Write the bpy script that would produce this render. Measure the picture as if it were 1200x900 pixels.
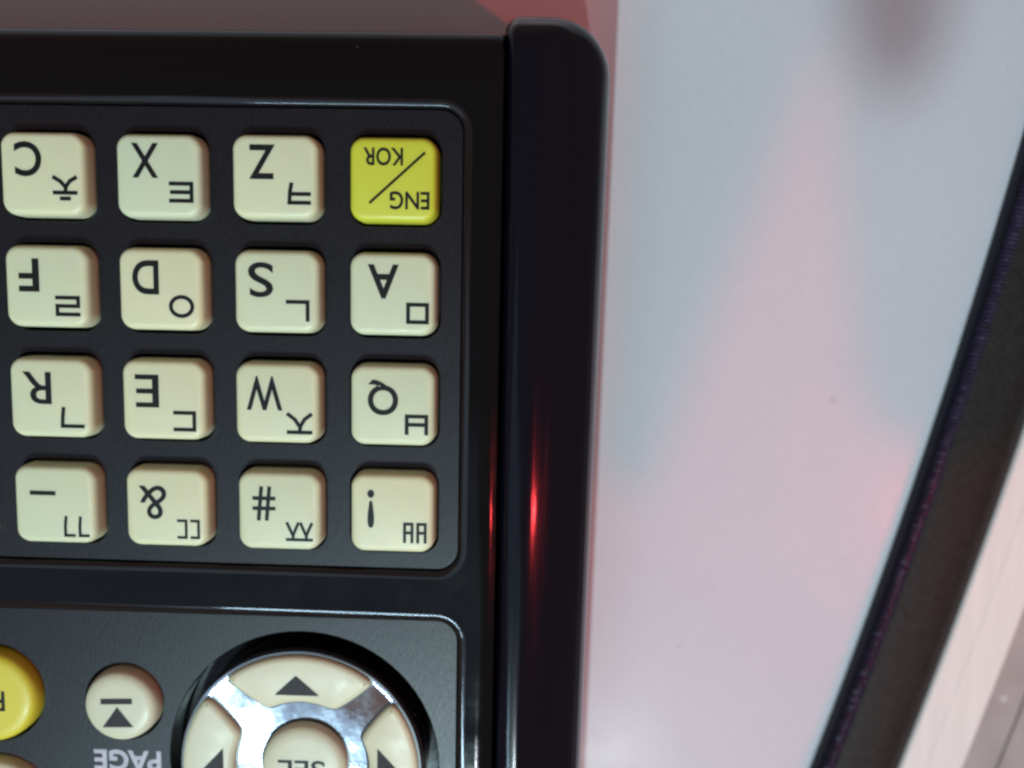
import bpy, bmesh, math, random
from mathutils import Vector, Matrix

for o in list(bpy.data.objects):
    bpy.data.objects.remove(o, do_unlink=True)
S = 0.001                                  # everything below is written in millimetres
scene = bpy.context.scene
col = scene.collection
random.seed(4)

# ------------------------------------------------------------------ camera
CAM = Vector((16.6012, -13.0681, 98.9579))
ROT = Matrix(((0.9992849, 0.0194909, -0.0324004),
              (-0.0228658, 0.9939651, -0.1072872),
              (0.0301137, 0.1079514, 0.9937000)))
cam_d = bpy.data.cameras.new('camera')
cam = bpy.data.objects.new('camera', cam_d)
col.objects.link(cam)
cam.matrix_world = Matrix.Translation(CAM * S) @ ROT.transposed().to_4x4()
cam_d.sensor_width = 36.0
cam_d.lens = 30.0
cam_d.clip_start = 0.002
cam_d.clip_end = 50.0
cam_d.dof.use_dof = True
cam_d.dof.focus_distance = 0.0755
cam_d.dof.aperture_fstop = 16.0
scene.camera = cam

# ------------------------------------------------------------------ world, lamps, exposure
world = bpy.data.worlds.new('World')
scene.world = world
world.use_nodes = True
bg = world.node_tree.nodes['Background']
bg.inputs['Color'].default_value = (1.0, 0.65, 0.57, 1)
bg.inputs['Strength'].default_value = 0.265

scene.view_settings.view_transform = 'Standard'
scene.view_settings.look = 'None'
scene.view_settings.gamma = 1.0
scene.view_settings.use_curve_mapping = False
scene.view_settings.exposure = 0.0


def aim(ob, loc, target):
    loc, target = Vector(loc), Vector(target)
    q = (target - loc).to_track_quat('-Z', 'Y')
    ob.matrix_world = Matrix.Translation(loc * S) @ q.to_matrix().to_4x4()


def lnode(nt, op, a, b=None, c=None):
    n = nt.nodes.new('ShaderNodeMath')
    n.operation = op
    for i, v in enumerate((a, b, c)):
        if v is None:
            continue
        if isinstance(v, (int, float)):
            n.inputs[i].default_value = v
        else:
            nt.links.new(v, n.inputs[i])
    return n.outputs[0]


def spot(name, loc, target, color, power, radius, angle=60.0):
    d = bpy.data.lights.new(name, 'SPOT')
    d.color = color
    d.energy = power
    d.shadow_soft_size = radius * S
    d.spot_size = math.radians(angle)
    d.spot_blend = 0.3
    o = bpy.data.objects.new(name, d)
    col.objects.link(o)
    aim(o, loc, target)
    return o


def beam_shape(o, shapes):
    """Beam-shaping mask inside the lamp: shapes are convex outlines where the beam meets the table (mm)."""
    d = o.data
    d.use_nodes = True
    nt = d.node_tree
    em = nt.nodes['Emission']
    tc = nt.nodes.new('ShaderNodeTexCoord')
    sp = nt.nodes.new('ShaderNodeSeparateXYZ')
    nt.links.new(tc.outputs['UV'], sp.inputs[0])
    U, V = sp.outputs[0], sp.outputs[1]
    inv = o.matrix_world.inverted()
    k = 0.5 / math.tan(d.spot_size / 2)

    def uv(p):
        q = inv @ (Vector(p) * S)
        return Vector((q.x / -q.z * k + 0.5, q.y / -q.z * k + 0.5))
    total = None
    for poly, soft, depth in shapes:
        pts = [uv((x, y, 0)) for x, y in poly]
        scale = (uv((31, -20, 0)) - uv((30, -20, 0))).length      # uv per mm
        area = sum(pts[i].x * pts[(i + 1) % len(pts)].y - pts[(i + 1) % len(pts)].x * pts[i].y for i in range(len(pts)))
        if area < 0:
            pts.reverse()
        m = None
        for i in range(len(pts)):
            a, b = pts[i], pts[(i + 1) % len(pts)]
            e = (b - a).normalized()
            n = Vector((-e.y, e.x)) / scale                        # inward, in mm
            s = lnode(nt, 'MULTIPLY_ADD', U, n.x, -n.dot(a))
            s = lnode(nt, 'MULTIPLY_ADD', V, n.y, s)
            m = s if m is None else lnode(nt, 'SMOOTH_MIN', m, s, soft * 2.2)
        mr = nt.nodes.new('ShaderNodeMapRange')
        mr.interpolation_type = 'SMOOTHSTEP'
        nt.links.new(m, mr.inputs['Value'])
        mr.inputs['From Min'].default_value = -soft
        mr.inputs['From Max'].default_value = soft
        mr.inputs['To Min'].default_value = 1.0
        mr.inputs['To Max'].default_value = 1.0 - depth
        total = mr.outputs[0] if total is None else lnode(nt, 'MULTIPLY', total, mr.outputs[0])
    nt.links.new(total, em.inputs['Strength'])


key_lamp = spot('white_room_lamp', (-45, -480, 620), (20, -20, 0), (0.68, 0.98, 1.0), 17.8, 4.0, 34)
red_lamp = spot('red_room_lamp', (188, -108, 250), (6, -4, 0), (1.0, 0.05, 0.06), 1.5, 3.5, 46)
red_lamp.data.spot_blend = 1.0
glint_lamp = spot('small_white_lamp', (95, -519, 777), (20, -40, 0), (0.82, 0.93, 1.0), 8.0, 6.0, 28)
DARK = [([(48.4, 40), (49.2, 16), (51.4, 11), (55.0, 8.4), (58.8, 10.6), (61.0, 16), (61.6, 40)], 1.4, 0.74)]
beam_shape(glint_lamp, DARK)
beam_shape(red_lamp, [
    ([(25.5, 60), (24.0, -32), (27.0, -37.0), (30.5, -34.5), (39, -9), (47, 14), (60, 60)], 0.5, 0.9),
    ([(47, 14), (50.6, -6), (53.0, -24), (58, -29.5), (110, -29.5), (110, 60), (47, 60)], 0.6, 0.8),
    ([(-200, -200), (-1.5, -200), (-1.5, 200), (-200, 200)], 1.5, 0.6)])
beam_shape(key_lamp, DARK)

d = bpy.data.lights.new('added_blue_fill', 'AREA')  # unseen area light added for blue reflections in chrome and panel
d.shape = 'RECTANGLE'
d.size, d.size_y = 0.42, 0.26
d.color = (0.42, 0.72, 1.0)
d.energy = 0.26
blue = bpy.data.objects.new('added_blue_fill', d)
col.objects.link(blue)
aim(blue, (-110, -190, 420), (-5, -50, 22))

d = bpy.data.lights.new('added_bezel_light', 'AREA')  # unseen strip light added to draw long highlights along the bezels
d.shape = 'RECTANGLE'
d.size, d.size_y = 0.19, 0.014
d.color = (0.55, 0.80, 1.0)
d.energy = 0.85
bezel_light = bpy.data.objects.new('added_bezel_light', d)
col.objects.link(bezel_light)
aim(bezel_light, (-165, -420, 620), (-2, -20, 23))


# ------------------------------------------------------------------ helpers
def mat(name):
    m = bpy.data.materials.new(name)
    m.use_nodes = True
    nt = m.node_tree
    return m, nt, nt.nodes['Principled BSDF']


def N(nt, t, **kw):
    n = nt.nodes.new(t)
    for k, v in kw.items():
        if k in n.inputs:
            n.inputs[k].default_value = v
        else:
            setattr(n, k, v)
    return n


def coords(nt, scale=(1, 1, 1), rot=(0, 0, 0)):
    """object coordinates in millimetres"""
    tc = N(nt, 'ShaderNodeTexCoord')
    mp = N(nt, 'ShaderNodeMapping')
    mp.inputs['Scale'].default_value = [1000.0 * s for s in scale]
    mp.inputs['Rotation'].default_value = rot
    nt.links.new(tc.outputs['Object'], mp.inputs['Vector'])
    return mp.outputs[0]


def noise(nt, vec, scale, detail=3.0, rough=0.55):
    n = N(nt, 'ShaderNodeTexNoise')
    n.inputs['Scale'].default_value = scale
    n.inputs['Detail'].default_value = detail
    n.inputs['Roughness'].default_value = rough
    nt.links.new(vec, n.inputs['Vector'])
    return n.outputs['Fac']


def remap(nt, v, a, b, c, d):
    n = N(nt, 'ShaderNodeMapRange')
    n.inputs['From Min'].default_value = a
    n.inputs['From Max'].default_value = b
    n.inputs['To Min'].default_value = c
    n.inputs['To Max'].default_value = d
    nt.links.new(v, n.inputs['Value'])
    return n.outputs[0]


def ramp(nt, v, stops):
    n = N(nt, 'ShaderNodeValToRGB')
    el = n.color_ramp.elements
    while len(el) < len(stops):
        el.new(0.5)
    for e, (p, c) in zip(el, stops):
        e.position = p
        e.color = (*c, 1)
    nt.links.new(v, n.inputs['Fac'])
    return n.outputs['Color']


def bump(nt, bs, h, strength, dist):
    b = N(nt, 'ShaderNodeBump')
    b.inputs['Strength'].default_value = strength
    b.inputs['Distance'].default_value = dist * S
    nt.links.new(h, b.inputs['Height'])
    nt.links.new(b.outputs[0], bs.inputs['Normal'])
    return b


M = {}


def make_materials():
    # glossy black plastic, with faint smears
    m, nt, bs = mat('black_gloss_plastic')
    v = coords(nt)
    n1 = noise(nt, v, 0.16, 5, 0.6)
    n2 = noise(nt, v, 1.9, 3, 0.6)
    bs.inputs['Base Color'].default_value = (0.0035, 0.0035, 0.0042, 1)
    r = remap(nt, n1, 0.35, 0.70, 0.05, 0.20)
    nt.links.new(r, bs.inputs['Roughness'])
    bs.inputs['Specular IOR Level'].default_value = 0.13
    bump(nt, bs, n2, 0.05, 0.05)
    M['gloss'] = m
    m, nt, bs = mat('black_bezel_lacquer')
    v = coords(nt)
    bs.inputs['Base Color'].default_value = (0.0035, 0.0035, 0.0042, 1)
    nt.links.new(remap(nt, noise(nt, v, 0.22, 4, 0.6), 0.35, 0.7, 0.05, 0.13), bs.inputs['Roughness'])
    bs.inputs['Specular IOR Level'].default_value = 0.5
    M['bezel'] = m
    # rail: same plastic, with long faint wear lines
    m, nt, bs = mat('black_rail_plastic')
    v = coords(nt, (3.0, 0.05, 0.3))
    n1 = noise(nt, v, 1.0, 4, 0.6)
    bs.inputs['Base Color'].default_value = (0.0025, 0.003, 0.006, 1)
    nt.links.new(remap(nt, n1, 0.3, 0.75, 0.08, 0.18), bs.inputs['Roughness'])
    bs.inputs['Specular IOR Level'].default_value = 0.19
    bump(nt, bs, n1, 0.12, 0.06)
    M['rail'] = m
    # brushed charcoal panel
    m, nt, bs = mat('brushed_charcoal_panel')
    v = coords(nt, (7.0, 1.1, 1.0), (0, 0, math.radians(-24)))
    n1 = noise(nt, v, 1.0, 4, 0.7)
    v2 = coords(nt)
    n2 = noise(nt, v2, 0.25, 3)
    mix = lnode(nt, 'MULTIPLY_ADD', n1, 0.75, lnode(nt, 'MULTIPLY', n2, 0.25))
    c = ramp(nt, mix, [(0.3, (0.001, 0.001, 0.002)), (0.72, (0.005, 0.005, 0.009))])
    nt.links.new(c, bs.inputs['Base Color'])
    nt.links.new(remap(nt, n1, 0.3, 0.7, 0.34, 0.45), bs.inputs['Roughness'])
    bs.inputs['Specular IOR Level'].default_value = 0.34
    bump(nt, bs, n1, 0.3, 0.08)
    M['panel'] = m
    # black for the pad skirt and the rings that paint gap shade
    m, nt, bs = mat('gap_black')
    bs.inputs['Base Color'].default_value = (0.004, 0.004, 0.004, 1)
    bs.inputs['Roughness'].default_value = 0.35
    M['well'] = m

    def plastic(key, base, sss, rad, var):
        m, nt, bs = mat(key)
        v = coords(nt)
        n1 = noise(nt, v, 0.12, 3)
        oi = N(nt, 'ShaderNodeObjectInfo')
        f = lnode(nt, 'MULTIPLY_ADD', n1, 0.5, lnode(nt, 'MULTIPLY', oi.outputs['Random'], 0.5))
        lo = tuple(b * q for b, q in zip(base, (1 - var * 1.4, 1 - var * 0.4, 1 + var * 0.3)))
        hi = tuple(b * q for b, q in zip(base, (1 + var * 0.9, 1 + var * 0.2, 1 - var * 0.2)))
        nt.links.new(ramp(nt, f, [(0.2, lo), (0.8, hi)]), bs.inputs['Base Color'])
        nt.links.new(remap(nt, noise(nt, v, 0.55, 4), 0.3, 0.7, 0.40, 0.55), bs.inputs['Roughness'])
        bs.inputs['Subsurface Weight'].default_value = sss
        bs.inputs['Subsurface Radius'].default_value = rad
        bs.inputs['Subsurface Scale'].default_value = 0.0009
        n3 = noise(nt, v, 6.0, 3)
        bump(nt, bs, n3, 0.06, 0.04)
        M[key] = m
    plastic('ivory_plastic', (0.525, 0.54, 0.36), 0.5, (1.0, 0.8, 0.25), 0.09)
    plastic('warm_ivory_plastic', (0.52, 0.49, 0.345), 0.5, (1.0, 0.8, 0.3), 0.05)
    plastic('yellow_plastic', (0.55, 0.46, 0.03), 0.4, (1.0, 0.7, 0.1), 0.05)
    plastic('lime_yellow_plastic', (0.46, 0.49, 0.035), 0.4, (1.0, 0.8, 0.1), 0.05)

    m, nt, bs = mat('black_print')
    v = coords(nt)
    nt.links.new(ramp(nt, noise(nt, v, 3.0), [(0.3, (0.003, 0.0035, 0.0035)), (0.8, (0.010, 0.010, 0.010))]), bs.inputs['Base Color'])
    bs.inputs['Specular IOR Level'].default_value = 0.2
    bs.inputs['Roughness'].default_value = 0.5
    M['print'] = m
    m, nt, bs = mat('grey_print')
    v = coords(nt)
    nt.links.new(ramp(nt, noise(nt, v, 3.0), [(0.3, (0.022, 0.021, 0.024)), (0.8, (0.038, 0.036, 0.040))]), bs.inputs['Base Color'])
    bs.inputs['Roughness'].default_value = 0.6
    bs.inputs['Specular IOR Level'].default_value = 0.15
    M['arrow'] = m
    m, nt, bs = mat('white_print')
    v = coords(nt)
    nt.links.new(ramp(nt, noise(nt, v, 2.5, 4), [(0.3, (0.30, 0.29, 0.34)), (0.8, (0.46, 0.44, 0.50))]), bs.inputs['Base Color'])
    bs.inputs['Roughness'].default_value = 0.6
    M['whiteprint'] = m
    # chrome
    m, nt, bs = mat('chrome')
    v = coords(nt)
    n1 = noise(nt, v, 0.35, 4, 0.6)
    bs.inputs['Base Color'].default_value = (0.40, 0.44, 0.48, 1)
    bs.inputs['Metallic'].default_value = 1.0
    nt.links.new(remap(nt, n1, 0.3, 0.7, 0.04, 0.15), bs.inputs['Roughness'])
    bump(nt, bs, n1, 0.25, 0.10)
    M['chrome'] = m
    # table laminate: pale, fine weave, a few specks
    m, nt, bs = mat('pale_laminate')
    v = coords(nt)
    vx = coords(nt, (0.6, 5.0, 1.0))
    vy = coords(nt, (5.0, 0.6, 1.0))
    w = lnode(nt, 'MULTIPLY_ADD', noise(nt, vx, 1.0, 2), 0.5, lnode(nt, 'MULTIPLY', noise(nt, vy, 1.0, 2), 0.5))
    c = ramp(nt, w, [(0.3, (0.425, 0.418, 0.445)), (0.7, (0.472, 0.462, 0.488))])
    cl = noise(nt, v, 0.03, 3)
    c2 = N(nt, 'ShaderNodeMix', data_type='RGBA', blend_type='MULTIPLY')
    c2.inputs['Factor'].default_value = 1.0
    nt.links.new(c, c2.inputs['A'])
    nt.links.new(ramp(nt, cl, [(0.3, (0.95, 0.95, 0.97)), (0.7, (1.0, 0.985, 0.985))]), c2.inputs['B'])
    vo = N(nt, 'ShaderNodeTexVoronoi')
    vo.inputs['Scale'].default_value = 0.085
    nt.links.new(v, vo.inputs['Vector'])
    wob = lnode(nt, 'MULTIPLY_ADD', noise(nt, v, 1.5, 3), 0.035, vo.outputs['Distance'])
    spk = remap(nt, wob, 0.034, 0.052, 0.78, 1.0)
    fleck = remap(nt, noise(nt, v, 1.1, 4, 0.65), 0.70, 0.76, 1.0, 0.86)
    scr = remap(nt, noise(nt, coords(nt, (0.22, 2.6, 1), (0, 0, 0.25)), 1.0, 3, 0.6), 0.70, 0.76, 1.0, 0.93)
    spk = lnode(nt, 'MULTIPLY', lnode(nt, 'MULTIPLY', spk, fleck), scr)
    c3 = N(nt, 'ShaderNodeMix', data_type='RGBA', blend_type='MULTIPLY')
    c3.inputs['Factor'].default_value = 1.0
    nt.links.new(c2.outputs['Result'], c3.inputs['A'])
    nt.links.new(spk, c3.inputs['B'])
    nt.links.new(c3.outputs['Result'], bs.inputs['Base Color'])
    nt.links.new(remap(nt, noise(nt, v, 0.07, 5, 0.65), 0.3, 0.7, 0.20, 0.30), bs.inputs['Roughness'])
    bs.inputs['Specular IOR Level'].default_value = 0.09
    bump(nt, bs, w, 0.12, 0.08)
    M['table'] = m
    # black ribbed edging
    m, nt, bs = mat('black_ribbed_rubber')
    v = coords(nt, (1, 1, 1), (0, 0, math.radians(-38)))
    wv = N(nt, 'ShaderNodeTexWave')
    wv.inputs['Scale'].default_value = 0.5
    wv.inputs['Distortion'].default_value = 7.0
    wv.inputs['Detail'].default_value = 3.0
    wv.inputs['Detail Scale'].default_value = 1.5
    nt.links.new(v, wv.inputs['Vector'])
    h = lnode(nt, 'MULTIPLY_ADD', noise(nt, coords(nt), 0.9, 5, 0.7), 0.8, lnode(nt, 'MULTIPLY', wv.outputs['Fac'], 0.2))
    nt.links.new(ramp(nt, h, [(0.25, (0.004, 0.0036, 0.0034)), (0.8, (0.019, 0.0165, 0.015))]), bs.inputs['Base Color'])
    bs.inputs['Roughness'].default_value = 0.65
    bs.inputs['Specular IOR Level'].default_value = 0.2
    bump(nt, bs, h, 0.35, 0.2)
    M['rubber'] = m
    m, nt, bs = mat('highlight_tinted_cord')  # violet-blue crest highlights are put into the cord's base colour
    v = coords(nt)
    nt.links.new(ramp(nt, noise(nt, v, 2.0), [(0.3, (0.018, 0.017, 0.045)), (0.8, (0.045, 0.042, 0.095))]), bs.inputs['Base Color'])
    bs.inputs['Roughness'].default_value = 0.4
    M['cord'] = m
    m, nt, bs = mat('blue_black_lip')
    bs.inputs['Base Color'].default_value = (0.004, 0.005, 0.014, 1)
    bs.inputs['Roughness'].default_value = 0.35
    bs.inputs['Specular IOR Level'].default_value = 0.25
    M['lip'] = m
    m, nt, bs = mat('cream_paint')
    v = coords(nt)
    vv = coords(nt, (2.2, 0.06, 1), (0, 0, math.radians(-16)))
    nt.links.new(ramp(nt, noise(nt, vv, 1.0, 3), [(0.3, (0.53, 0.51, 0.48)), (0.7, (0.58, 0.555, 0.525))]), bs.inputs['Base Color'])
    bs.inputs['Roughness'].default_value = 0.45
    bs.inputs['Specular IOR Level'].default_value = 0.15
    M['cream'] = m
    m, nt, bs = mat('grey_pink_tile')
    v = coords(nt)
    nt.links.new(ramp(nt, noise(nt, v, 0.12, 5), [(0.3, (0.25, 0.215, 0.205)), (0.7, (0.33, 0.285, 0.275))]), bs.inputs['Base Color'])
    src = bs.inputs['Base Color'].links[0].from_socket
    for sc, colr, off in ((0.16, (0.62, 0.06, 0.06), 0.0), (0.13, (0.85, 0.83, 0.82), 7.3)):  # red reflections and white glints painted as flecks into the tile colour
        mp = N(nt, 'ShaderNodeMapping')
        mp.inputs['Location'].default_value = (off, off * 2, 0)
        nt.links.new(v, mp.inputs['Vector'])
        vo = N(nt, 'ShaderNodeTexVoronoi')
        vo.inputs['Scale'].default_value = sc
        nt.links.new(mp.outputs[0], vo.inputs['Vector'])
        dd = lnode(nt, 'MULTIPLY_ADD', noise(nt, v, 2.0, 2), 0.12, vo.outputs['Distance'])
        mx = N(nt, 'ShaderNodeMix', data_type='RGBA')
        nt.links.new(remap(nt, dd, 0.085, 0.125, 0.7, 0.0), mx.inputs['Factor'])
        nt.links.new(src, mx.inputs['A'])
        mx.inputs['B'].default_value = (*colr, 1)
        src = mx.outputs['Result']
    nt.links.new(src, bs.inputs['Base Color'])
    bs.inputs['Roughness'].default_value = 0.15
    bump(nt, bs, noise(nt, v, 1.2, 3), 0.12, 0.1)
    M['tile'] = m


make_materials()


def link_mesh(name, bm, material, parent=None, smooth=35, kind=None, label=None):
    bmesh.ops.recalc_face_normals(bm, faces=bm.faces)
    me = bpy.data.meshes.new(name)
    bm.to_mesh(me)
    bm.free()
    return link_data(name, me, material, parent, smooth, kind, label)


def link_data(name, me, material, parent=None, smooth=35, kind=None, label=None):
    me.transform(Matrix.Scale(S, 4))
    if smooth:
        for p in me.polygons:
            p.use_smooth = True
        me.set_sharp_from_angle(angle=math.radians(smooth))
    o = bpy.data.objects.new(name, me)
    col.objects.link(o)
    me.materials.append(material)
    if parent:
        o.parent = parent
    if kind:
        o['kind'] = kind
    if label:
        o['label'] = label
    return o


def rrect(l, r, b, t, rad, z, n=8):
    """rounded rectangle loop; rad = (top-left, top-right, bottom-right, bottom-left)"""
    if isinstance(rad, (int, float)):
        rad = (rad,) * 4
    rad = [max(0.02, q) for q in rad]
    out = []
    for (cx, cy, q, a0) in ((r - rad[1], t - rad[1], rad[1], 0), (l + rad[0], t - rad[0], rad[0], 90),
                            (l + rad[3], b + rad[3], rad[3], 180), (r - rad[2], b + rad[2], rad[2], 270)):
        for i in range(n + 1):
            a = math.radians(a0 + 90 * i / n)
            out.append((cx + q * math.cos(a), cy + q * math.sin(a), z))
    return out


def circle(cx, cy, r, z, n=48):
    return [(cx + r * math.cos(2 * math.pi * i / n), cy + r * math.sin(2 * math.pi * i / n), z) for i in range(n)]


def add_loft(bm, loops, cap0=False, cap1=True):
    vs = [[bm.verts.new(p) for p in lp] for lp in loops]
    n = len(loops[0])
    for a, b in zip(vs, vs[1:]):
        for i in range(n):
            bm.faces.new((a[i], a[(i + 1) % n], b[(i + 1) % n], b[i]))
    if cap0:
        bm.faces.new(vs[0][::-1])
    if cap1:
        bm.faces.new(vs[-1])
    return vs


def fill_loops(bm, vloops):
    """flat face between an outer vertex loop and hole loops"""
    edges = []
    for vl in vloops:
        for i in range(len(vl)):
            a, b = vl[i], vl[(i + 1) % len(vl)]
            e = bm.edges.get((a, b)) or bm.edges.new((a, b))
            edges.append(e)
    bmesh.ops.triangle_fill(bm, use_beauty=True, use_dissolve=False, edges=edges)


# ------------------------------------------------------------------ setting: table, edging, floor
def edge_x(y):
    return -6.4568e-4 * y * y + 0.214118 * y + 66.968


def edge_pt(y, u, z):
    """point at offset u (mm) outward from the inner line of the edging"""
    if z > 0.04:                                # the raised edging
        u, z = u + 0.4, z * 0.65
    dx = -2 * 6.4568e-4 * y + 0.214118
    t = Vector((dx, 1.0)).normalized()
    n = Vector((t.y, -t.x))
    return (edge_x(y) + n.x * u, y + n.y * u, z)


table = bpy.data.objects.new('table', None)
col.objects.link(table)
table['label'] = 'pale grey-white laminate table under the black keypad, with black edging along one side'
table['category'] = 'table'

ys = [-170 + 4 * i for i in range(66)]
bm = bmesh.new()
outl = [(-130, -170, 0), (-130, 94, 0)] + [edge_pt(y, 2.0, 0) for y in reversed(ys)]
low = [(x, y, -6.0) for x, y, z in outl]
add_loft(bm, [low, outl], cap0=True, cap1=True)
bmesh.ops.triangulate(bm, faces=[f for f in bm.faces if len(f.verts) > 4])
link_mesh('table_top', bm, M['table'], table, smooth=30)


def sweep(prof, ylist):
    bm = bmesh.new()
    rows = [[bm.verts.new(edge_pt(y, u, z)) for u, z in prof] for y in ylist]
    m = len(prof)
    for a, b in zip(rows, rows[1:]):
        for i in range(m):
            bm.faces.new((a[i], a[(i + 1) % m], b[(i + 1) % m], b[i]))
    bm.faces.new(rows[0])
    bm.faces.new(rows[-1][::-1])
    return bm


edging = link_mesh('edge_trim', sweep([(2.65, -5), (2.65, 3.3), (2.9, 3.55), (4.2, 3.75), (6.5, 3.75), (8.0, 3.5), (9.0, 2.9), (10.2, 1.5), (11.6, -0.4), (12.6, -1.8), (12.6, -5)], ys),
                   M['rubber'], table, label='black textured rubber band along the table edge')
link_mesh('trim_lip', sweep([(1.2, 0.05), (1.25, 1.0), (1.4, 2.0), (1.65, 2.8), (1.95, 3.25), (2.3, 3.4), (2.6, 3.4), (2.6, 0.05)], ys),
          M['lip'], edging)
# cord of fine ribs laid along the crest
bm = bmesh.new()
y = -90.0
while y < 25:
    c = Vector(edge_pt(y, 2.2, 3.6))
    c2 = Vector(edge_pt(y + 0.30, 2.4, 3.6))
    ax = (c2 - c).normalized()
    sd = Vector((ax.y, -ax.x, 0))
    rr = 0.36 + random.uniform(-0.03, 0.03)
    base = len(bm.verts)
    rings = []
    for t, k in ((-0.5, 0.35), (-0.25, 0.9), (0.25, 0.9), (0.5, 0.35)):
        rings.append([tuple(c + (sd + ax * (0.8 + random.uniform(-.06, .06))) * (t * random.uniform(1.1, 1.25)) + ax * (rr * 0.55 * k * math.cos(a)) + Vector((0, 0, rr * k * math.sin(a))))
                      for a in [2 * math.pi * i / 6 for i in range(6)]])
    add_loft(bm, rings, True, True)
    y += random.uniform(0.45, 0.50)
link_mesh('ribbed_cord', bm, M['cord'], edging, smooth=60, kind='stuff', label='ribbed cord with blue highlight painted in along the inner side of the edging')
link_mesh('cream_strip', sweep([(12.65, -8), (12.65, -1.6), (12.9, -1.3), (15.2, -1.25), (15.3, -1.33), (15.45, -1.33), (15.55, -1.25), (19.5, -1.3), (19.9, -1.6), (19.9, -8)], ys),
          M['cream'], table, label='cream strip outside the black edging')

# glossy floor seen past the table edge
bm = bmesh.new()
fl = [edge_pt(y, 0, -9.0) for y in ys]
vs = [bm.verts.new(p) for p in ((-400, -400, -9.2), (500, -400, -9.2), (500, 300, -9.2), (-400, 300, -9.2))]
bm.faces.new(vs)
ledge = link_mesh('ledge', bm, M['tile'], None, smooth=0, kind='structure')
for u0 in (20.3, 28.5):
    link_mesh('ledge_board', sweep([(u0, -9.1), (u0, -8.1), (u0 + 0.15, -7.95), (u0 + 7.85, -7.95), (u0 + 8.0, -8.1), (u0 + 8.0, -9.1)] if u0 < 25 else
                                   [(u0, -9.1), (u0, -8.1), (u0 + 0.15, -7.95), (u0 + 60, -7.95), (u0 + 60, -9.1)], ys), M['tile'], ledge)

# ------------------------------------------------------------------ the keypad
unit = bpy.data.objects.new('keypad_remote', None)
col.objects.link(unit)
unit['label'] = 'black glossy remote keypad with ivory letter keys, lying upside down on the table'
unit['category'] = 'remote control'

L, R_, B_, T_ = -78.0, 13.12, -116.0, 10.75
P1 = (-70.0, 10.17, -39.17, 3.0)           # upper recess: l, r, b, t
P2 = (-70.0, 10.2, -108.0, -43.03)        # lower recess
ZF = 23.4                                  # glossy face
ZP = 22.95                                 # panel face

prof = [(0.0, 5.0, 0.3, 5.0), (3.0, 2.0, 0.1, 2.2), (9.0, 0.2, 0, 0.3), (14.0, 0, 0, 0), (17.5, 0.1, 0, 0.25), (19.6, 0.5, 0, 0.8),
        (21.6, 1.1, 0.0, 1.6), (22.6, 2.0, 0.0, 2.8), (22.98, 3.0, 0.07, 4.2), (23.15, 3.8, 0.4, 5.2), (23.33, 4.2, 0.95, 5.8), (23.4, 4.6, 1.7, 6.3), (23.4, 4.7, 1.8, 6.4)]
bm = bmesh.new()
loops = [rrect(L + dl, R_ - dr, B_ + dl, T_ - dt, (max(4.0 - dl, 1), 0.6, 0.6, max(4.0 - dl, 1)), z) for z, dl, dr, dt in prof]
vs = add_loft(bm, loops, cap0=True, cap1=False)
holes = []
bezels = []
for (l, r, b, t) in (P1, P2):
    hl = []
    for ins, z in ((-0.30, ZF), (-0.10, ZF - 0.012), (0.06, ZF - 0.042), (0.20, ZF - 0.09), (0.34, ZF - 0.155), (0.41, ZF - 0.22), (0.43, ZP - 0.35), (0.43, 19.6)):
        hl.append(rrect(l + ins, r - ins, b + ins, t - ins, 2.5 - ins, z, 10))
    # the glossy bezel is a ring of its own; the body carries the well below it
    bz = bmesh.new()
    add_loft(bz, hl[:7], False, False)
    bezels.append(bz)
    hv = [[bm.verts.new(p) for p in hl[0]]]
    add_loft(bm, [[(x, y, z - 0.02) for x, y, z in hl[6]], hl[7]], False, True)
    holes.append(hv[0])
fill_loops(bm, [vs[-1]] + holes)
link_mesh('body', bm, M['gloss'], unit, smooth=32)
for bz in bezels:
    link_mesh('bezel', bz, M['bezel'], unit, smooth=60)

# side rail
bm = bmesh.new()
RL, RR, RT = 13.35, 22.75, 11.9
rp = [(0.0, -0.4, 4.2, 4.5), (3.0, -0.4, 1.8, 2.0), (8.0, -0.4, 0.4, 0.5), (12.0, -0.4, 0.0, 0), (15.5, -0.4, 0.02, 0.05), (18.0, -0.4, 0.15, 0.2), (19.8, -0.35, 0.5, 0.6), (20.8, 0.0, 0.95, 0.95),
      (21.5, 0.0, 1.55, 1.4), (21.9, 0.0, 2.1, 1.7), (22.5, 0.03, 3.3, 2.0), (22.7, 0.1, 3.6, 2.2), (23.2, 0.28, 4.9, 2.7), (23.6, 0.55, 5.9, 3.3), (23.83, 0.95, 6.7, 4.0), (23.92, 1.5, 7.2, 4.9)]
loops = [rrect(RL + dl, RR - dr, B_ + dr, RT - dt, (max(1.0 - dl, 0.3), max(5.6 - dr, 0.25), max(4 - dr, 0.5), 0.4), z, 12) for z, dl, dr, dt in rp]
add_loft(bm, loops, cap0=True, cap1=True)
bmesh.ops.subdivide_edges(bm, edges=[e for e in bm.edges if e.calc_length() > 60], cuts=12, use_grid_fill=True)
for v in bm.verts:                             # the rail narrows a little towards the near end
    v.co.x -= (v.co.x - RL) / (RR - RL) * 0.0135 * max(0.0, 5.0 - v.co.y)
link_mesh('side_rail', bm, M['rail'], unit, smooth=40, label='rounded glossy black grip rail along the side')

# ---- panels with openings for the keys
PX, PY = 10.25, 9.83
KEYS = [(i, j) for i in range(4) for j in range(-1, 4)]


def key_centre(i, j):
    return ((j - 3) * PX + 3.76, -i * PY - 3.66)


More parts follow.
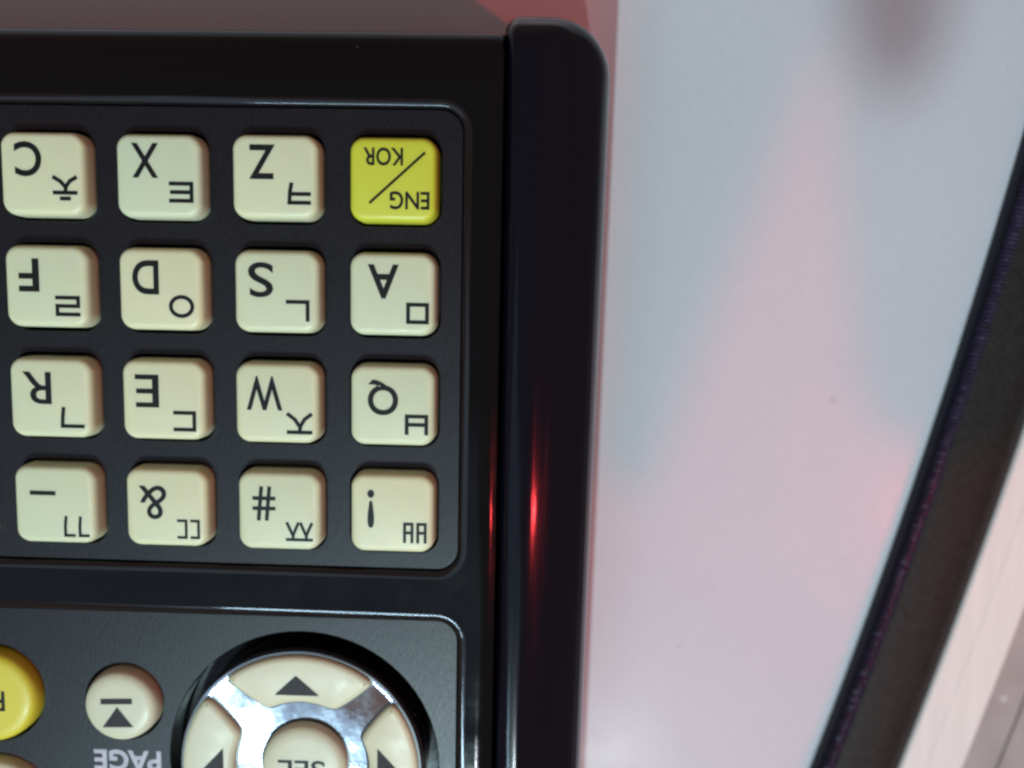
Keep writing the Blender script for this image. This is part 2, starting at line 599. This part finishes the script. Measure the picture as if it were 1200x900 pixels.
def panel(name, rect, holes, label):
    l, r, b, t = rect
    bm = bmesh.new()
    ins = 0.47
    lo = [rrect(l + ins, r - ins, b + ins, t - ins, 2.5 - ins, z, 10) for z in (20.6, ZP - 0.12)]
    lo.append(rrect(l + ins + 0.1, r - ins - 0.1, b + ins + 0.1, t - ins - 0.1, 2.5 - ins - 0.1, ZP, 10))
    vs = add_loft(bm, lo, False, False)
    inner = []
    for h in holes:
        hv = add_loft(bm, [h(0.0, ZP), h(-0.06, ZP - 0.08), h(-0.07, 20.4)], False, False)
        inner.append(hv[0])
    fill_loops(bm, [vs[-1]] + inner)
    return link_mesh(name, bm, M['panel'], unit, smooth=30, label=label)


DX, DY = -4.75, -57.85
RB = {'page': (-21.85, -52.45, 3.42), 'yellow': (-34.35, -52.0, 4.45), 'low': (-34.2, -63.3, 4.9)}


def khole(cx, cy, w, h, rad):
    return lambda e, z: rrect(cx - w / 2 - e, cx + w / 2 + e, cy - h / 2 - e, cy + h / 2 + e, rad + e, z, 6)


def chole(cx, cy, r, n=40):
    return lambda e, z: circle(cx, cy, r + e, z, n)


panel('key_panel', P1, [khole(*key_centre(i, j), 8.2, 8.0, 1.65) for i, j in KEYS], 'dark charcoal recessed panel around the letter keys')
panel('control_panel', P2, [chole(DX, DY, 12.9, 72)] + [chole(x, y, r + 0.42) for x, y, r in RB.values()],
      'grey brushed panel around the direction pad')


# ---- lettering
def text_mesh(txt, cx, cy, w, h, z, bold=0.013):
    """default-font text as a mesh stretched to w x h (mm), upside down, lying at height z"""
    cu = bpy.data.curves.new('txt', 'FONT')
    cu.body = txt
    cu.resolution_u = 6
    cu.offset = bold
    to = bpy.data.objects.new('txt', cu)
    col.objects.link(to)
    dg = bpy.context.evaluated_depsgraph_get()
    dg.update()
    me = bpy.data.meshes.new_from_object(to.evaluated_get(dg))
    bpy.data.objects.remove(to, do_unlink=True)
    bpy.data.curves.remove(cu)
    xs = [v.co.x for v in me.vertices]
    yy = [v.co.y for v in me.vertices]
    x0, x1, y0, y1 = min(xs), max(xs), min(yy), max(yy)
    for v in me.vertices:
        v.co = (cx - ((v.co.x - x0) / (x1 - x0) - 0.5) * w, cy - ((v.co.y - y0) / (y1 - y0) - 0.5) * h, z)
    return me


def strokes_mesh(strokes, cx, cy, w, h, z, th):
    """polylines in a unit box (upright), stroked to thickness th, turned upside down"""
    bm = bmesh.new()
    k = 0
    for line in strokes:
        pts = [Vector((cx - (x - 0.5) * (w - th), cy - (y - 0.5) * (h - th))) for x, y in line]
        closed = (line[0] == line[-1])
        if closed:
            pts = pts[:-1]
        n = len(pts)
        lv, rv = [], []
        for i, p in enumerate(pts):
            a = pts[i - 1] if (i > 0 or closed) else None
            b = pts[(i + 1) % n] if (i < n - 1 or closed) else None
            d1 = (p - a).normalized() if a is not None else None
            d2 = (b - p).normalized() if b is not None else None
            q = p.copy()
            if d1 is None:
                q = p - d2 * th / 2
                d1 = d2
            elif d2 is None:
                q = p + d1 * th / 2
                d2 = d1
            m = (d1 + d2).normalized()
            nn = Vector((-m.y, m.x))
            s = th / 2 / max(0.4, nn.dot(Vector((-d1.y, d1.x))))
            lv.append(bm.verts.new((*(q + nn * s), z + k * 0.002)))
            rv.append(bm.verts.new((*(q - nn * s), z + k * 0.002)))
        for i in range(n if closed else n - 1):
            j = (i + 1) % n
            bm.faces.new((lv[i], lv[j], rv[j], rv[i]))
        k += 1
    for f in bm.faces:
        if f.normal.z < 0:
            f.normal_flip()
    me = bpy.data.meshes.new('strokes')
    bm.to_mesh(me)
    bm.free()
    return me


circ = [(0.5 + 0.5 * math.cos(2 * math.pi * i / 24), 0.5 + 0.5 * math.sin(2 * math.pi * i / 24)) for i in range(24)]
circ.append(circ[0])
JAMO = {
    'ch': [[(0.33, 1), (0.67, 1)], [(0, 0.72), (1, 0.72)], [(0.5, 0.70), (0.44, 0.40), (0.25, 0.15), (0, 0)], [(0.47, 0.45), (0.72, 0.17), (1, 0)]],
    'tt': [[(1, 1), (0, 1), (0, 0), (1, 0)], [(0, 0.5), (0.95, 0.5)]],
    'rr': [[(0, 1), (1, 1), (1, 0.5), (0, 0.5), (0, 0), (1, 0)]],
    'o': [circ],
    'kk': [[(0, 1), (1, 1), (0.97, 0.4), (0.9, 0)], [(0, 0.52), (0.95, 0.52)]],
    'n': [[(0, 1), (0, 0), (1, 0)]],
    'm': [[(0, 0), (1, 0), (1, 1), (0, 1), (0, 0)]],
    'g': [[(0, 1), (1, 1), (0.98, 0.5), (0.93, 0)]],
    'd': [[(1, 1), (0, 1), (0, 0), (1, 0)]],
    'gg': [[(0.0, 1), (0.36, 1), (0.36, 0.5), (0.33, 0)], [(0.62, 1), (1, 1), (1, 0.5), (0.96, 0)]],
    'dd': [[(0.34, 1), (0, 1), (0, 0), (0.34, 0)], [(1, 1), (0.62, 1), (0.62, 0), (1, 0)]],
    'j': [[(0, 1), (1, 1)], [(0.5, 1), (0.46, 0.66), (0.27, 0.26), (0, 0)], [(0.48, 0.70), (0.72, 0.26), (1, 0)]],
    'jj': [[(0, 1), (0.46, 1)], [(0.23, 1), (0.2, 0.68), (0, 0)], [(0.22, 0.75), (0.44, 0)],
           [(0.54, 1), (1, 1)], [(0.77, 1), (0.75, 0.68), (0.56, 0)], [(0.77, 0.75), (1, 0)]],
    'b': [[(0, 1), (0, 0), (1, 0), (1, 1)], [(0, 0.5), (1, 0.5)]],
    'bb': [[(0, 1), (0, 0), (0.36, 0), (0.36, 1)], [(0, 0.5), (0.36, 0.5)], [(0.64, 1), (0.64, 0), (1, 0), (1, 1)], [(0.64, 0.5), (1, 0.5)]],
    '-': [[(0, 0.5), (1, 0.5)]],
    '/': [[(0, 0), (1, 1)]],
    '#': [[(0.36, 1), (0.22, 0)], [(0.78, 1), (0.64, 0)], [(0, 0.66), (1, 0.66)], [(0, 0.33), (1, 0.33)]],
}
GL = {'C': (-28.15, -2.44, 2.39, 2.98), 'ch': (-24.95, -4.89, 2.19, 2.12), 'X': (-17.82, -2.42, 2.38, 2.94), 'tt': (-14.70, -5.08, 2.15, 1.80),
      'F': (-28.49, -12.46, 1.84, 2.92), 'rr': (-25.08, -15.13, 2.23, 1.81), 'D': (-18.05, -12.47, 2.36, 2.98), 'o': (-14.89, -14.97, 2.26, 2.02),
      'Z': (-7.59, -2.39, 2.27, 2.93), 'kk': (-4.38, -5.04, 2.05, 1.88), 'KOR': (2.91, -1.79, 3.43, 1.52), 'ENG': (5.21, -5.47, 3.44, 1.55),
      'S': (-7.84, -12.49, 2.21, 3.04), 'n': (-4.58, -15.13, 2.09, 1.87), 'A': (2.95, -12.44, 2.71, 2.95), 'm': (5.97, -15.16, 2.00, 1.86),
      'R': (-28.16, -22.48, 2.59, 2.89), 'g': (-25.03, -25.10, 2.18, 1.89), 'E': (-18.19, -22.53, 2.14, 2.94), 'd': (-14.83, -25.18, 2.06, 1.85),
      '-': (-28.03, -32.07, 2.36, 0.45), 'gg': (-25.00, -35.12, 2.37, 1.93), '&': (-17.94, -32.66, 2.53, 3.10), 'dd': (-14.70, -35.07, 2.08, 1.80),
      'W': (-7.62, -22.48, 3.19, 3.05), 'j': (-4.50, -25.14, 2.30, 1.92), 'Q': (2.96, -22.62, 2.71, 3.17), 'b': (5.95, -25.00, 2.08, 1.83),
      '#': (-7.78, -32.49, 2.07, 3.14), 'jj': (-4.58, -35.02, 2.46, 1.74), '!': (1.89, -32.71, 0.62, 3.50), 'bb': (5.88, -34.83, 2.13, 1.89),
      '/': (4.12, -3.57, 4.85, 4.40)}
LEG = [[('C', 'ch'), ('X', 'tt'), ('Z', 'kk'), ('ENG', 'KOR', '/')],
       [('F', 'rr'), ('D', 'o'), ('S', 'n'), ('A', 'm')],
       [('R', 'g'), ('E', 'd'), ('W', 'j'), ('Q', 'b')],
       [('-', 'gg'), ('&', 'dd'), ('#', 'jj'), ('!', 'bb')]]
KZ = 24.5


def key_mesh(cx, cy, w, h, rad, ztop, zbase=20.2):
    bm = bmesh.new()
    lo = []
    for e, z in ((0.10, zbase), (0.08, ZP - 0.3), (0.04, ztop - 0.75), (-0.02, ztop - 0.40), (-0.14, ztop - 0.18), (-0.32, ztop - 0.05), (-0.55, ztop)):
        lo.append(rrect(cx - w / 2 - e, cx + w / 2 + e, cy - h / 2 - e, cy + h / 2 + e, rad + e, z, 8))
    add_loft(bm, lo, True, True)
    return bm


for i, j in KEYS:
    cx, cy = key_centre(i, j)
    mt = M['lime_yellow_plastic'] if (i, j) == (0, 3) else M['ivory_plastic']
    jx, jy = random.uniform(-.05, .05), random.uniform(-.05, .05)
    k = link_mesh('key', key_mesh(cx + jx, cy + jy, 7.45, 7.15, 1.25, KZ), mt, unit, smooth=50)
    if j < 0:
        continue
    names = LEG[i][j]
    words = {'ch': 'jamo'}
    if (i, j) == (0, 3):
        k['label'] = 'lime-yellow key printed ENG/KOR'
    else:
        k['label'] = 'ivory key printed with ' + {'-': 'a dash', '&': 'an ampersand', '#': 'a hash sign', '!': 'an exclamation mark'}.get(names[0], 'the letter ' + names[0])
    for g in names:
        x, y, w, h = GL[g]
        z = KZ + 0.012
        if g in JAMO:
            th = {'-': 0.40, '#': 0.34, '/': 0.23, 'jj': 0.27, 'bb': 0.27, 'gg': 0.27, 'dd': 0.25}.get(g, 0.34)
            me = strokes_mesh(JAMO[g], x, y, w, max(h, th + 0.001), z, th)
        else:
            me = text_mesh(g, x, y, w, h, z, {'&': 0.002, 'R': 0.008, 'E': 0.008, 'S': 0.010}.get(g, 0.018))
        link_data('lettering', me, M['print'], k, smooth=0)


# ---- round buttons
def round_key(cx, cy, r, ztop, material, label, dome=0.25):
    bm = bmesh.new()
    lo = []
    for e, z in ((0.12, 20.2), (0.08, ZP), (0.02, ztop - 0.8), (-0.10, ztop - 0.42), (-0.34, ztop - 0.16), (-0.75, ztop - 0.03), (-1.3, ztop)):
        lo.append(circle(cx, cy, r + e, z, 56))
    add_loft(bm, lo, True, True)
    return link_mesh('round_button', bm, material, unit, smooth=50, label=label)


def flat_poly(name, polys, z, material, parent):
    bm = bmesh.new()
    for k, p in enumerate(polys):
        bm.faces.new([bm.verts.new((x, y, z)) for x, y in p])
    for f in bm.faces:
        if f.normal.z < 0:
            f.normal_flip()
    me = bpy.data.meshes.new(name)
    bm.to_mesh(me)
    bm.free()
    return link_data(name, me, material, parent, smooth=0)


x, y, r = RB['page']
pg = round_key(x, y, r, 24.2, M['warm_ivory_plastic'], 'round ivory button with a bar above a triangle')
flat_poly('symbol', [[(-23.5, -51.62), (-20.55, -51.5), (-20.53, -52.05), (-23.52, -52.17)],
                     [(-21.98, -52.38), (-20.48, -54.3), (-23.4, -54.42)]], 24.212, M['arrow'], pg)
x, y, r = RB['yellow']
yb = round_key(x, y, r, 24.2, M['yellow_plastic'], 'round yellow button')
link_data('lettering', text_mesh('R', -33.4, -52.2, 1.5, 1.95, 24.212), M['print'], yb, smooth=0)
x, y, r = RB['low']
round_key(x, y, r, 24.0, M['warm_ivory_plastic'], 'round ivory button below the yellow one')
link_data('lettering', text_mesh('PAGE', -21.75, -58.35, 6.5, 2.1, ZP + 0.012, 0.03), M['whiteprint'], unit, smooth=0, label='pale PAGE lettering under the round ivory button')

# ---- direction pad
bm = bmesh.new()
NS = 96


def bowl(r):
    return 23.1 + 0.0075 * r * r


lo = [circle(DX, DY, 11.38, 23.2, NS), circle(DX, DY, 11.46, 23.75, NS), circle(DX, DY, 11.35, 24.0, NS), circle(DX, DY, 11.1, bowl(11.1) + 0.03, NS)]
for k in range(10, 0, -1):
    lo.append(circle(DX, DY, k + 0.6, bowl(k + 0.6), NS))
add_loft(bm, lo, True, True)
pad = link_mesh('direction_pad', bm, M['chrome'], unit, smooth=50, label='chrome disc carrying four arrow keys and a centre button')


bm = bmesh.new()
add_loft(bm, [circle(DX, DY, 11.5, 20.3, NS), circle(DX, DY, 11.5, 23.55, NS), circle(DX, DY, 11.3, 23.6, NS)], True, False)
link_mesh('skirt', bm, M['well'], pad, smooth=50)


def chaikin(p, it):
    for _ in range(it):
        q = []
        for i in range(len(p)):
            a, b = p[i], p[(i + 1) % len(p)]
            q.append((a[0] * .75 + b[0] * .25, a[1] * .75 + b[1] * .25))
            q.append((a[0] * .25 + b[0] * .75, a[1] * .25 + b[1] * .75))
        p = q
    return p


def polar(r, a):
    return (r * math.cos(math.radians(a)), r * math.sin(math.radians(a)))


base = [polar(11.15, a) for a in range(58, 123, 8)]
base += [(-6.75, 8.75), (-6.35, 8.0)]
base += [(-4.0, 6.15), (-3.2, 5.7)] + [polar(6.35, a) for a in range(116, 63, -8)] + [(3.2, 5.7), (4.0, 6.15)]
base += [(6.35, 8.0), (6.75, 8.75)]
base = chaikin(base, 2)


def arrow_key(turn, label):
    c, s = math.cos(turn), math.sin(turn)
    cxm = sum(p[0] for p in base) / len(base)
    cym = sum(p[1] for p in base) / len(base)
    bm = bmesh.new()
    lo = []
    # outline shrunk along its own normals for the rounded edge
    n = len(base)
    nr = []
    for i in range(n):
        a, b = base[i - 1], base[(i + 1) % n]
        t = Vector((b[0] - a[0], b[1] - a[1])).normalized()
        nr.append(Vector((t.y, -t.x)))
    for e, z in ((0.0, 22.4), (0.0, 23.75), (-0.10, 24.1), (-0.30, 24.3), (-0.6, 24.4)):
        ring = []
        for i in range(n):
            p = Vector(base[i]) + nr[i] * e
            rad = p.length
            zz = z + (0.10 * (rad - 9.0) if z > 23 else 0)
            ring.append((DX + p.x * c - p.y * s, DY + p.x * s + p.y * c, zz))
        lo.append(ring)
    vs = add_loft(bm, lo, True, False)
    f = bm.faces.new(vs[-1])
    bmesh.ops.triangulate(bm, faces=[f])
    g = bmesh.new()  # black ring laid in as the shaded gap around the arrow key
    gl = []
    for e, dz in ((0.22, -0.5), (0.20, 0.02), (0.0, 0.05), (-0.1, 0.05)):
        ring = []
        for i in range(n):
            p = Vector(base[i]) + nr[i] * e
            if p.length > 11.3:
                p = p.normalized() * 11.3
            ring.append((DX + p.x * c - p.y * s, DY + p.x * s + p.y * c, bowl(p.length) + dz))
        gl.append(ring)
    add_loft(g, gl, False, False)
    link_mesh('gap_shade_ring', g, M['well'], pad, smooth=50)
    k = link_mesh('arrow_key', bm, M['warm_ivory_plastic'], pad, smooth=50, label=label)
    tri = [(-0.35, 9.2), (-2.35, 7.25), (1.75, 7.25)]
    tri = [(x + 0.05, y) for x, y in tri]
    pts = [(DX + x * c - y * s, DY + x * s + y * c) for x, y in tri]
    bm = bmesh.new()
    vv = []
    for (x, y), q in zip(pts, tri):
        vv.append(bm.verts.new((x, y, 24.425 + 0.10 * (math.hypot(*q) - 9.0) + 0.03)))
    f = bm.faces.new(vv)
    if f.normal.z < 0:
        f.normal_flip()
    me = bpy.data.meshes.new('arrow')
    bm.to_mesh(me)
    bm.free()
    return k, me


for t, nm in ((0, 'ivory arrow key at the top of the disc'), (math.pi / 2, 'ivory arrow key at the left of the disc'),
              (math.pi, 'ivory arrow key at the bottom of the disc'), (-math.pi / 2, 'ivory arrow key at the right of the disc')):
    k, me = arrow_key(t, nm)
    # arrow print parented to the pad (third level is the key itself)
    link_data('arrow_print', me, M['arrow'], pad, smooth=0)
bm = bmesh.new()
lo = [circle(DX + .3, DY + .3, r, z, 56) for r, z in ((4.05, 22.2), (4.0, 23.4), (3.92, 23.9), (3.7, 24.2), (3.3, 24.36), (2.6, 24.42))]
add_loft(bm, lo, True, True)
g = bmesh.new()  # black ring standing in for gap shade round the centre button
add_loft(g, [circle(DX + .3, DY + .3, r, z, 56) for r, z in ((4.26, 22.8), (4.24, 23.28), (4.0, 23.3))], False, False)
link_mesh('gap_shade_ring', g, M['well'], pad, smooth=50)
sel = link_mesh('centre_button', bm, M['warm_ivory_plastic'], pad, smooth=50, label='round ivory centre button printed SEL')
link_data('lettering', text_mesh('SEL', -4.6, -57.75, 4.4, 1.8, 24.435), M['print'], pad, smooth=0)

# ---- dust and lint on the glossy face
bm = bmesh.new()
rd = random.Random(11)
for k in range(70):
    x, y = rd.uniform(-36, 21), rd.uniform(-62, 8)
    if x < 10.6 and (-39.8 < y < 3.6 or y < -42.6):
        if rd.random() < 0.55:
            continue
        z = ZP
    elif x < 11.3:
        z = ZF
    else:
        continue
    a = rd.uniform(0, 6.28)
    ln, wd = rd.choice(((0.06, 0.04), (0.09, 0.05), (0.05, 0.05), (0.28, 0.025)))
    ax, sd = Vector((math.cos(a), math.sin(a), 0)), Vector((-math.sin(a), math.cos(a), 0))
    c = Vector((x, y, z + 0.004))
    q = [c + ax * ln, c + sd * wd + ax * rd.uniform(-.02, .02), c - ax * ln, c - sd * wd]
    lo = [bm.verts.new(p) for p in q]
    top = bm.verts.new(c + Vector((0, 0, wd * 0.9)))
    for i in range(4):
        bm.faces.new((lo[i], lo[(i + 1) % 4], top))
m, nt, bs = mat('grey_lint')
nt.links.new(ramp(nt, noise(nt, coords(nt), 0.4, 2), [(0.35, (0.05, 0.05, 0.06)), (0.65, (0.16, 0.16, 0.18))]), bs.inputs['Base Color'])
bs.inputs['Roughness'].default_value = 0.9
link_mesh('dust', bm, m, unit, smooth=0, kind='stuff')

# ------------------------------------------------------------------ render settings
scene.render.engine = 'CYCLES'
scene.cycles.filter_width = 2.6
scene.render.resolution_x = 1024
scene.render.resolution_y = 768
